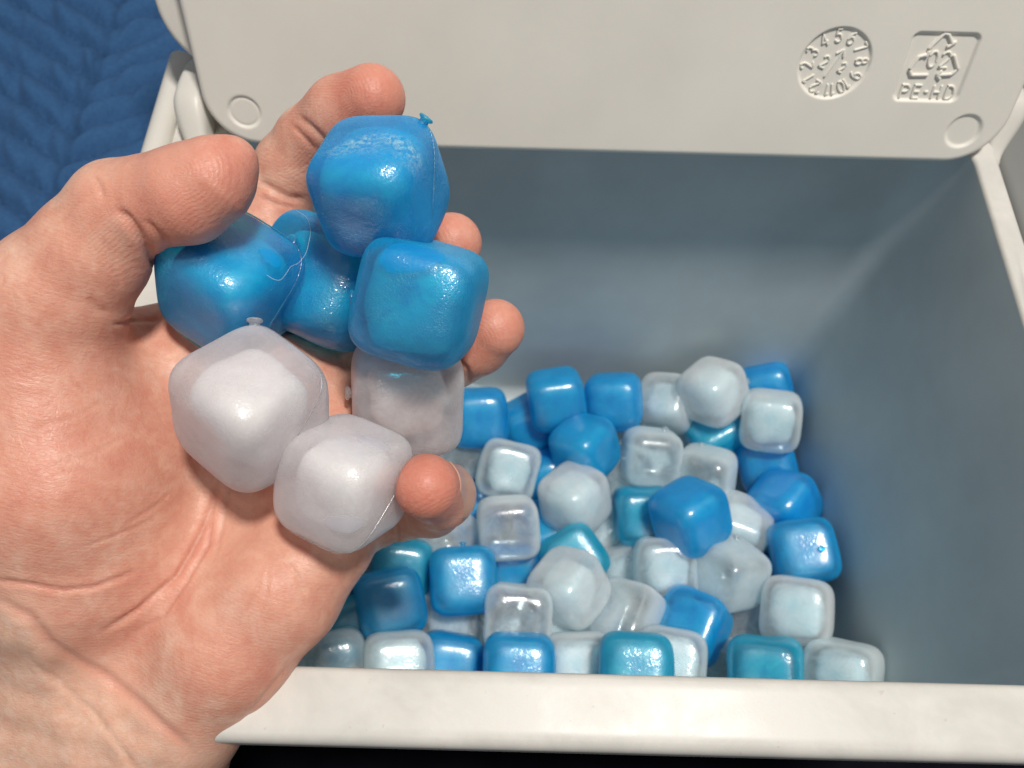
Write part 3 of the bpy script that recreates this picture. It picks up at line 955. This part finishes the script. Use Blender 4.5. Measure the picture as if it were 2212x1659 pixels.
FINGERS = {
 'index': [J(520, 660, 206, 11.2), J(560, 540, 212, 10.2), J(594, 425, 214, 9.4), J(628, 360, 210, 8.8), J(668, 303, 206, 8.4), J(738, 248, 199, 8.7), J(803, 214, 193, 7.7)],
 'middle': [J(640, 800, 210, 10.8), J(725, 705, 220, 9.8), J(800, 630, 224, 9.2), J(900, 570, 216, 8.5), J(945, 545, 210, 8.3), J(976, 524, 205, 7.3)],
 'ring': [J(700, 930, 208, 10.4), J(790, 850, 218, 9.6), J(880, 835, 222, 9.0), J(985, 770, 214, 8.2), J(1030, 742, 208, 8.3), J(1070, 712, 203, 7.5)],
 'little': [J(712, 1120, 200, 9.9), J(790, 1118, 208, 8.6), J(868, 1098, 206, 7.7), J(935, 1092, 195, 7.3), J(954, 1070, 185, 7.4), J(922, 1048, 173, 6.8)],
 'thumb': [J(80, 740, 182, 17), J(125, 640, 178, 15), J(200, 545, 174, 12.2), J(262, 462, 171, 11.0), J(325, 440, 169, 9.6), J(400, 424, 167, 10.0), J(462, 388, 166, 8.6), J(503, 350, 166, 5.0)],
}
def cap_d(p, a, b):
    """distance to a tapered capsule"""
    ba = b[:3]-a[:3]; L2 = ba@ba
    pa = p-a[:3]
    h = np.clip((pa@ba)/L2, 0, 1)
    # correct for the cone's slope so the radius reads as the outline's half width
    d = np.linalg.norm(pa-h[..., None]*ba, axis=-1)
    return d-(a[3]+(b[3]-a[3])*h)
def smin(a, b, k):
    h = np.maximum(k-np.abs(a-b), 0)/k
    return np.minimum(a, b)-h*h*k*.25
def smax(a, b, k): return -smin(-a, -b, k)
def chain_d(p, ch, k=2.0):
    d = None
    for a, b in zip(ch[:-1], ch[1:]):
        e = cap_d(p, a, b)
        d = e if d is None else smin(d, e, k)
    return d
def cube_d(p, c):
    pc, Rc, sc = c
    q_ = (p-pc)@Rc
    return (super_f(q_, None)-sc)*HS
def hand_d(p):
    palm = None
    for ch, k in PALM:
        e = chain_d(p, ch, 4)
        palm = e if palm is None else smin(palm, e, k)
    # hollow of the palm
    hol = cap_d(p, J(470, 960, 172, 13), J(620, 1080, 176, 11))
    palm = smax(palm, -hol, 8)
    d = palm
    first = True
    for nm, ch in FINGERS.items():
        e = chain_d(p, ch, 2.0)
        if nm == 'thumb':
            t_ = smin(palm, e, 5); d = np.minimum(d, t_)
        else:
            d = np.minimum(d, smin(palm, e, 5))
    for c in hand_sdf_cubes:
        d = smax(d, -(cube_d(p, c)-.15), 1.6)
    return d

def chunked(fn, pts, n=400000):
    return np.concatenate([fn(pts[i:i+n]) for i in range(0, len(pts), n)])

def surface_nets(fn, lo, hi, h):
    lo = np.array(lo, float); hi = np.array(hi, float)
    # coarse pass finds the blocks that hold the surface, fine pass fills them
    dims = np.ceil((hi-lo)/h).astype(int)+1
    bs = 8
    nb = (dims+bs-1)//bs
    D = np.full(nb*bs, 50.0, np.float32)
    cx = [lo[i]+(np.arange(nb[i])*bs+bs/2-.5)*h for i in range(3)]
    C = np.stack(np.meshgrid(*cx, indexing='ij'), -1).reshape(-1, 3)
    dc = chunked(fn, C)
    near = np.abs(dc) < bs*h*1.3
    sign = np.where(dc < 0, -50.0, 50.0).reshape(nb)
    D = np.repeat(np.repeat(np.repeat(sign, bs, 0), bs, 1), bs, 2).astype(np.float32)
    off = np.stack(np.meshgrid(*[np.arange(bs)]*3, indexing='ij'), -1).reshape(-1, 3)
    bi = np.argwhere(near.reshape(nb))
    gi = (bi[:, None]*bs+off[None]).reshape(-1, 3)
    D[gi[:, 0], gi[:, 1], gi[:, 2]] = chunked(fn, lo+gi*h)
    ins = D < 0
    cell = np.zeros(np.array(D.shape)-1, np.int8)
    for dx in (0, 1):
        for dy in (0, 1):
            for dz in (0, 1):
                cell += ins[dx:D.shape[0]-1+dx, dy:D.shape[1]-1+dy, dz:D.shape[2]-1+dz]
    act = (cell > 0) & (cell < 8)
    idx = np.full(cell.shape, -1, np.int64)
    ac = np.argwhere(act); idx[act] = np.arange(len(ac))
    acc = np.zeros((len(ac), 3)); cnt = np.zeros(len(ac))
    cor = [(x, y, z) for x in (0, 1) for y in (0, 1) for z in (0, 1)]
    for i, a in enumerate(cor):
        for b in cor[i+1:]:
            if sum(abs(a[k]-b[k]) for k in range(3)) != 1: continue
            da = D[ac[:, 0]+a[0], ac[:, 1]+a[1], ac[:, 2]+a[2]]; db = D[ac[:, 0]+b[0], ac[:, 1]+b[1], ac[:, 2]+b[2]]
            m = (da < 0) != (db < 0)
            t_ = np.where(m, da/(da-db+1e-9), 0)
            pt = np.array(a)+t_[:, None]*(np.array(b)-np.array(a))
            acc += pt*m[:, None]; cnt += m
    V = lo+(ac+acc/cnt[:, None])*h
    Fs = []
    for ax_ in range(3):
        sl0 = [slice(None)]*3; sl1 = [slice(None)]*3
        sl0[ax_] = slice(0, -1); sl1[ax_] = slice(1, None)
        ch = ins[tuple(sl0)] != ins[tuple(sl1)]
        e = np.argwhere(ch)
        u, v_ = (ax_+1) % 3, (ax_+2) % 3
        e = e[(e[:, u] > 0) & (e[:, v_] > 0) & (e[:, u] < cell.shape[u]) & (e[:, v_] < cell.shape[v_]) & (e[:, ax_] < cell.shape[ax_])]
        def cid(du, dv):
            q_ = e.copy(); q_[:, u] -= du; q_[:, v_] -= dv
            return idx[q_[:, 0], q_[:, 1], q_[:, 2]]
        qd = np.stack([cid(1, 1), cid(0, 1), cid(0, 0), cid(1, 0)], 1)
        fl_ = ins[e[:, 0], e[:, 1], e[:, 2]]
        qd[~fl_] = qd[~fl_][:, ::-1]
        Fs.append(qd)
    return V, np.concatenate(Fs)

HV, HF = surface_nets(hand_d, (-190, -215, -262), (16, 84, -146), 1.15)
# keep the part joined to the palm (drop stray crumbs)
me = bpy.data.meshes.new('tmp'); me.from_pydata(HV.tolist(), [], HF.tolist()); me.update()
tmp = bpy.data.objects.new('tmp', me); scene.collection.objects.link(tmp)
sb = tmp.modifiers.new('s', 'SUBSURF'); sb.levels = 1; sb.render_levels = 1
dg = bpy.context.evaluated_depsgraph_get()
me2 = bpy.data.meshes.new_from_object(tmp.evaluated_get(dg))
bpy.data.objects.remove(tmp); bpy.data.meshes.remove(me)
nv = len(me2.vertices); HV = np.empty(nv*3); me2.vertices.foreach_get('co', HV); HV = HV.reshape(-1, 3)
def grad(fn, p, e=.25):
    g = np.zeros_like(p)
    for k in range(3):
        o_ = np.zeros(3); o_[k] = e
        g[:, k] = chunked(fn, p+o_)-chunked(fn, p-o_)
    return g/(np.linalg.norm(g, axis=1)[:, None]+1e-9)
N = grad(hand_d, HV)
HV = HV - N*np.clip(chunked(hand_d, HV), -.6, .6)[:, None]

# picture position of every vertex as seen from where the palm faces, used to lay creases on the near side
dep = -HV[:, 2]; px = HV[:, 0]/dep*F+1106; py = 830-HV[:, 1]/dep*F
view = HV/np.linalg.norm(HV, axis=1)[:, None]
facing = -(N*view).sum(1)
def crease(pts, w, depth, dmin=0, dmax=400, soft=True):
    """signed groove along a polyline laid on the near side of the hand"""
    pts = np.array(pts, float)
    best = np.full(len(HV), 1e9); prog = np.zeros(len(HV))
    tot = sum(np.linalg.norm(b-a) for a, b in zip(pts[:-1], pts[1:])); run = 0
    for a, b in zip(pts[:-1], pts[1:]):
        ba = b-a; L = np.linalg.norm(ba)
        h = np.clip(((px-a[0])*ba[0]+(py-a[1])*ba[1])/(L*L), 0, 1)
        d = np.hypot(px-a[0]-h*ba[0], py-a[1]-h*ba[1])
        m = d < best; best = np.where(m, d, best); prog = np.where(m, (run+h*L)/tot, prog)
        run += L
    fade = np.minimum(1, np.minimum(prog, 1-prog)*6+.15) if soft else 1
    g = np.exp(-(best/w)**2)*depth*fade
    lipo = np.exp(-((best-2.0*w)/(1.6*w))**2)*depth*.22*fade
    m = (facing > -.05) & (dep > dmin) & (dep < dmax)
    return np.where(m, lipo-g, 0)
disp = np.zeros(len(HV))
near_thumb = chunked(lambda p: chain_d(p, FINGERS['thumb'][2:]), HV) < 1.2
CR = [
 # life line and its branches
 ([(478, 1040), (455, 1100), (439, 1144), (412, 1195), (384, 1243), (340, 1281), (300, 1318), (262, 1345), (215, 1372)], 7, .75),
 ([(462, 1090), (452, 1180), (405, 1260), (352, 1330), (290, 1372)], 4.5, .45),
 ([(500, 1045), (482, 1130), (470, 1200)], 4, .35),
 # lines across the wrist
 ([(-20, 1252), (60, 1262), (140, 1276), (205, 1268), (262, 1246), (300, 1228)], 6, .5),
 ([(-20, 1290), (60, 1330), (110, 1392), (170, 1432), (225, 1460), (300, 1520), (350, 1566), (400, 1608), (430, 1645)], 11, .6),
 ([(60, 1420), (160, 1500), (240, 1580), (300, 1670)], 7, .35),
 # fine lines by the thumb ball
 ([(270, 1130), (330, 1095), (375, 1060)], 4, .22), ([(180, 1180), (260, 1150), (330, 1120)], 4, .22),
 ([(60, 930), (150, 905), (240, 860)], 4, .15), ([(100, 1010), (190, 985), (280, 940)], 4, .15),
 # heel of the hand
 ([(660, 1290), (640, 1240), (600, 1190)], 5, .25), ([(740, 1190), (700, 1150), (640, 1128), (590, 1130)], 6, .55),
 ([(560, 1340), (575, 1290), (580, 1230)], 4, .22), ([(520, 1560), (570, 1500), (620, 1440)], 5, .3),
 # head line under the cubes
 ([(480, 1040), (560, 1090), (630, 1140), (690, 1200)], 6, .35),
]
for pts, w, dp in CR: disp += crease(pts, w, dp)
# finger and thumb joints
disp += np.where(near_thumb, crease([(352, 590), (320, 545), (292, 500), (270, 470), (250, 452)], 9, 1.0, soft=True), 0)
disp += np.where(near_thumb, crease([(262, 620), (240, 560), (215, 510)], 6, .3), 0)
disp += np.where(near_thumb, crease([(372, 545), (338, 505), (312, 478)], 6, .45), 0)
disp += crease([(645, 252), (668, 272), (690, 292), (712, 318)], 7, .5, 185)
disp += crease([(632, 272), (655, 296), (680, 325)], 5, .35, 185)
disp += crease([(560, 392), (590, 410), (622, 428), (660, 434)], 7, .55, 185)
disp += crease([(560, 425), (600, 442), (640, 450)], 5, .4, 185)
disp += crease([(962, 752), (985, 775), (1008, 800), (1015, 830)], 5, .7, 185)
disp += crease([(930, 770), (962, 800), (985, 835)], 5, .4, 185)
disp += crease([(835, 1160), (852, 1175), (862, 1190), (858, 1120)], 4, .6, 185)
disp += crease([(232, 676), (210, 668), (190, 640)], 8, .35)
disp += crease([(240, 700), (300, 690), (345, 690)], 5, .6)
disp += crease([(196, 372), (210, 395), (222, 430)], 5, .4)
# low, broad unevenness of flesh
line = np.array([(-200, 1190), (60, 1300), (225, 1450), (420, 1612), (600, 1760)], float)
yl = np.interp(px, line[:, 0], line[:, 1])
q3 = HV/11.0
disp += .22*(np.sin(q3[:, 0]*1.3+q3[:, 1]*.7)+np.sin(q3[:, 1]*1.7-q3[:, 2]*1.1+2)+np.sin(q3[:, 0]*.9+q3[:, 2]*1.9+1))
disp += .5*np.exp(-((px-150)/160)**2-((py-1000)/220)**2)
wr = sstep(0, 120, py-yl)*(facing > 0)
disp += wr*(.55*np.exp(-((px-.35*(py-1300)-40)/26)**2)+.45*np.exp(-((px-.2*(py-1300)-190)/22)**2)+.25*np.sin(px/17+py/31)+.15*np.sin(py/12-px/40))
HV2 = HV + N*disp[:, None]

# attributes: redness, paleness of the wrist, and the direction of the fine skin lines
def blob(c, r): return np.exp(-(np.linalg.norm(HV-c[:3], axis=1)/r)**2)
red = np.zeros(len(HV))
for nm, s_ in (('index', 1.0), ('middle', .9), ('ring', .9), ('little', 1.15)):
    red = np.maximum(red, s_*blob(FINGERS[nm][-1], 14)); red = np.maximum(red, .75*s_*blob(FINGERS[nm][-2], 9))
red = np.maximum(red, 1.0*blob(FINGERS['thumb'][-3], 16)); red = np.maximum(red, 1.0*blob(FINGERS['thumb'][-2], 13))
red = np.maximum(red, .45*blob(J(150, 960, 165, 0), 30)); red = np.maximum(red, .4*blob(J(300, 1300, 185, 0), 16))
red = np.maximum(red, .35*blob(J(560, 1400, 182, 0), 22)); red = np.maximum(red, .3*blob(J(180, 720, 165, 0), 14))
for pts, w, dp in CR[:2]+CR[3:5]:
    red = np.maximum(red, .5*np.clip(-crease(pts, w*1.8, 1.0), 0, 1))
pale = sstep(-80, 90, py-yl+14*np.sin(px/37.)+9*np.sin(px/13.+py/21.))
pale = np.maximum(pale, .8*np.where(near_thumb | (px < 250) & (py < 640), sstep(30, -60, (py-(415+.1*(px-250))))*sstep(470, 330, px), 0))
pale = np.maximum(pale, .25*blob(J(560, 1170, 190, 0), 16))
# ridge phase: lines follow the flesh; loops on the finger ends
phase = np.zeros(len(HV))
wgt = np.full(len(HV), .55)
phase += (HV@np.array([.35, .93, .1]))*2*math.pi/.95
phase += 2.2*np.sin(HV[:, 0]/9.0)+1.7*np.sin(HV[:, 1]/7.0+1)
for nm, ch in FINGERS.items():
    tip, prv = ch[-1], ch[-2]
    if nm == 'thumb': tip, prv = ch[-2], ch[-4]
    rel = HV-tip[:3]
    axd = tip[:3]-prv[:3]; axd /= np.linalg.norm(axd)
    al = rel@axd; lat = np.linalg.norm(rel-al[:, None]*axd*1.0, axis=1)
    side = np.cross(axd, [0, 0, 1.]); side /= np.linalg.norm(side)
    sx = rel@side
    loop = np.sqrt((sx)**2+(np.maximum(al+2, 0)*.9)**2+.3) + .35*np.minimum(al+2, 0)
    near = chunked(lambda p: chain_d(p, ch[1:]), HV) < 1.0
    m = near & (al > -26)
    phase = np.where(m, loop*2*math.pi/.72, phase)
    wgt = np.where(m, 1.0, wgt)
wgt = wgt*(1-.8*pale)

# crumbs: keep only the biggest connected piece
nf = len(me2.polygons)
lt = np.empty(nf*4, np.int32); me2.polygons.foreach_get('vertices', lt); HF2 = lt.reshape(-1, 4)
lab = np.arange(nv)
for _ in range(60):
    mn = lab[HF2].min(1)
    new = lab.copy()
    for k in range(4): np.minimum.at(new, HF2[:, k], mn)
    new = new[new]
    if (new == lab).all(): break
    lab = new
u_, c_ = np.unique(lab, return_counts=True)
big = u_[c_.argmax()]
keep = lab == big
print('hand pieces', sorted(c_)[-4:], 'verts', nv)
mp_ = -np.ones(nv, int); mp_[keep] = np.arange(keep.sum())
HF3 = mp_[HF2[keep[HF2].all(1)]]
HO = CM @ P(120, 1600, 215)
HW = HV2[keep] @ CM.T
hand = mk('left_hand', HW, HF3.tolist(), None, origin=HO)
hand.name = 'hand'
tag(hand, 'bare left hand, palm up with curled fingers, cradling ice cubes over the bin', 'hand')
for nm, arr in (('red', red), ('pale', pale), ('phase', phase), ('ridge', wgt)):
    a = hand.data.attributes.new(nm, 'FLOAT', 'POINT'); a.data.foreach_set('value', arr[keep].astype(np.float32))

def skin():
    t = NT('skin'); v = t.coord()
    n1 = t.noise(v, .085, 4, .6, .5); n2 = t.noise(v, .30, 4, .65, .4); n3 = t.noise(v, 1.6, 3, .6)
    red_, pale_ = t.attr('red').outputs['Fac'], t.attr('pale').outputs['Fac']
    base = t.ramp(n1, [(.30, (.67, .315, .23)), (.50, (.76, .415, .30)), (.68, (.83, .54, .41))])
    c = t.mix(t.ramp(n2, [(.42, (0, 0, 0)), (.72, (.50, .50, .50))]), base, (.61, .225, .15))
    c = t.mix(t.math('MULTIPLY', pale_, .85), c, t.ramp(n2, [(.32, (.72, .42, .30)), (.5, (.78, .49, .36)), (.68, (.83, .58, .45))]))
    rr_ = t.math('MULTIPLY', red_, t.ramp(n1, [(.2, (.65,)*3), (.8, (1, 1, 1))]))
    c = t.mix(t.math('MULTIPLY', rr_, .80), c, (.59, .15, .105))
    c = t.mix(t.math('MULTIPLY', t.ramp(n3, [(.55, (0, 0, 0)), (.8, (1, 1, 1))]), .18), c, (.80, .52, .38))
    t.l(c, t.b.inputs['Base Color'])
    ph = t.attr('phase').outputs['Fac']; rg = t.attr('ridge').outputs['Fac']
    ph = t.math('ADD', ph, t.math('MULTIPLY', t.noise(v, .45, 2), 5.0))
    sn = t.math('MULTIPLY', t.math('SINE', ph), rg)
    vo = t.n('ShaderNodeTexVoronoi', feature='DISTANCE_TO_EDGE'); vo.inputs['Scale'].default_value = 1.05
    mp = t.n('ShaderNodeMapping'); mp.inputs['Rotation'].default_value = (0.3, .2, .7); mp.inputs['Scale'].default_value = (.55, 1.35, 1)
    t.l(v, mp.inputs['Vector']); t.l(mp.outputs[0], vo.inputs['Vector'])
    cell = t.ramp(vo.outputs['Distance'], [(0, (0, 0, 0)), (.16, (1, 1, 1))])
    b1 = t.bump(sn, .17, .10)
    b2 = t.bump(cell, .28, .11, b1)
    b3 = t.bump(t.noise(v, .55, 4, .7), .40, .45, b2)
    t.l(b3, t.b.inputs['Normal'])
    t.l(t.ramp(n2, [(.3, (.38,)*3), (.7, (.54,)*3)]), t.b.inputs['Roughness'])
    t.set(Subsurface_Weight=.55, Subsurface_Scale=.0028, Subsurface_Radius=(1.0, .32, .18), Specular_IOR_Level=.45)
    return t.m
hand.data.materials.append(skin())

# nails: curved plates lifted just off the flesh
def nail(ch_a, ch_b, dorsal, length, start, spread, name='fingernail', lift=.35, thick=.3):
    a, b = ch_a[:3], ch_b[:3]
    ax_ = (b-a)/np.linalg.norm(b-a)
    dn = np.array(dorsal, float); dn -= ax_*(dn@ax_); dn /= np.linalg.norm(dn)
    sd = np.cross(ax_, dn)
    nu, nv_ = 17, 15
    dirs_, org_ = [], []
    for i in range(nu):
        for j in range(nv_):
            u = i/(nu-1); w = (j/(nv_-1)-.5)*2
            rad_ = math.sqrt(max(0, 1-max(0, (abs(u-.5)*2)-.0)**4))
            an = math.radians(spread)*w*(.55+.45*rad_)
            org_.append(a+ax_*(start+u*length)); dirs_.append(dn*math.cos(an)+sd*math.sin(an))
    org_, dirs_ = np.array(org_), np.array(dirs_)
    t_ = np.zeros(len(org_))
    for _ in range(40):
        t_ += np.maximum(-hand_d(org_+dirs_*t_[:, None]), 0)*.9
    top = org_+dirs_*(t_+lift)[:, None]; bot = org_+dirs_*(t_-thick)[:, None]
    v = np.concatenate([top, bot]); n_ = nu*nv_
    f = grid_faces(nu, nv_)
    f += [tuple(q_+n_ for q_ in reversed(x)) for x in grid_faces(nu, nv_)]
    rim_ = list(range(nv_))+[i*nv_+nv_-1 for i in range(1, nu)]+[(nu-1)*nv_+j for j in range(nv_-2, -1, -1)]+[i*nv_ for i in range(nu-2, 0, -1)]
    for k in range(len(rim_)):
        p0, p1 = rim_[k], rim_[(k+1) % len(rim_)]
        f.append((p0, p0+n_, p1+n_, p1))
    return mk(name, v @ CM.T, f, M_nail, hand)
t = NT('nail'); t.set(Roughness=.32, Specular_IOR_Level=.5, Subsurface_Weight=.4, Subsurface_Scale=.002)
t.b.inputs['Base Color'].default_value = (.60, .33, .24, 1)
vv = t.coord(); t.l(t.bump(t.noise(vv, 1.0, 3), .3, .15), t.b.inputs['Normal'])
M_nail = t.m
L5 = FINGERS['little']
nail(L5[-2], L5[-1], (1, .15, .2), 12.5, -1.5, 55, lift=.15)
T5 = FINGERS['thumb']
nail(T5[-3], T5[-1], (-.45, .80, -.75), 11.5, 2.5, 48)

# a loose thread of lint lying on the cubes
pts = [P(640, 455, 188), P(665, 470, 182), P(672, 500, 178), P(668, 520, 176), P(662, 548, 174), P(645, 570, 172), P(628, 575, 169.5), P(618, 592, 168.5), P(606, 607, 168.5), P(590, 604, 168.5), P(576, 594, 168.5)]
pts = np.array(pts)
tt = np.linspace(0, len(pts)-1, 70)
sm = np.stack([np.interp(tt, np.arange(len(pts)), pts[:, k]) for k in range(3)], 1)
for _ in range(6): sm[1:-1] = (sm[:-2]+2*sm[1:-1]+sm[2:])/4
v, f = tube(sm, .03, 5)
t = NT('lint'); t.b.inputs['Base Color'].default_value = (.75, .75, .78, 1); t.set(Roughness=.6)
lint = mk('lint_thread', v @ CM.T, f, t.m, origin=CM @ pts[4])
tag(lint, 'fine pale thread of lint curling over the two left blue cubes in the hand', 'thread')

# report how deep cubes sink into one another or into the hand (for tuning only)
for i, c1 in enumerate(hand_sdf_cubes):
    pass
for o_ in list(scene.objects):
    if '_o' in o_: del o_['_o']
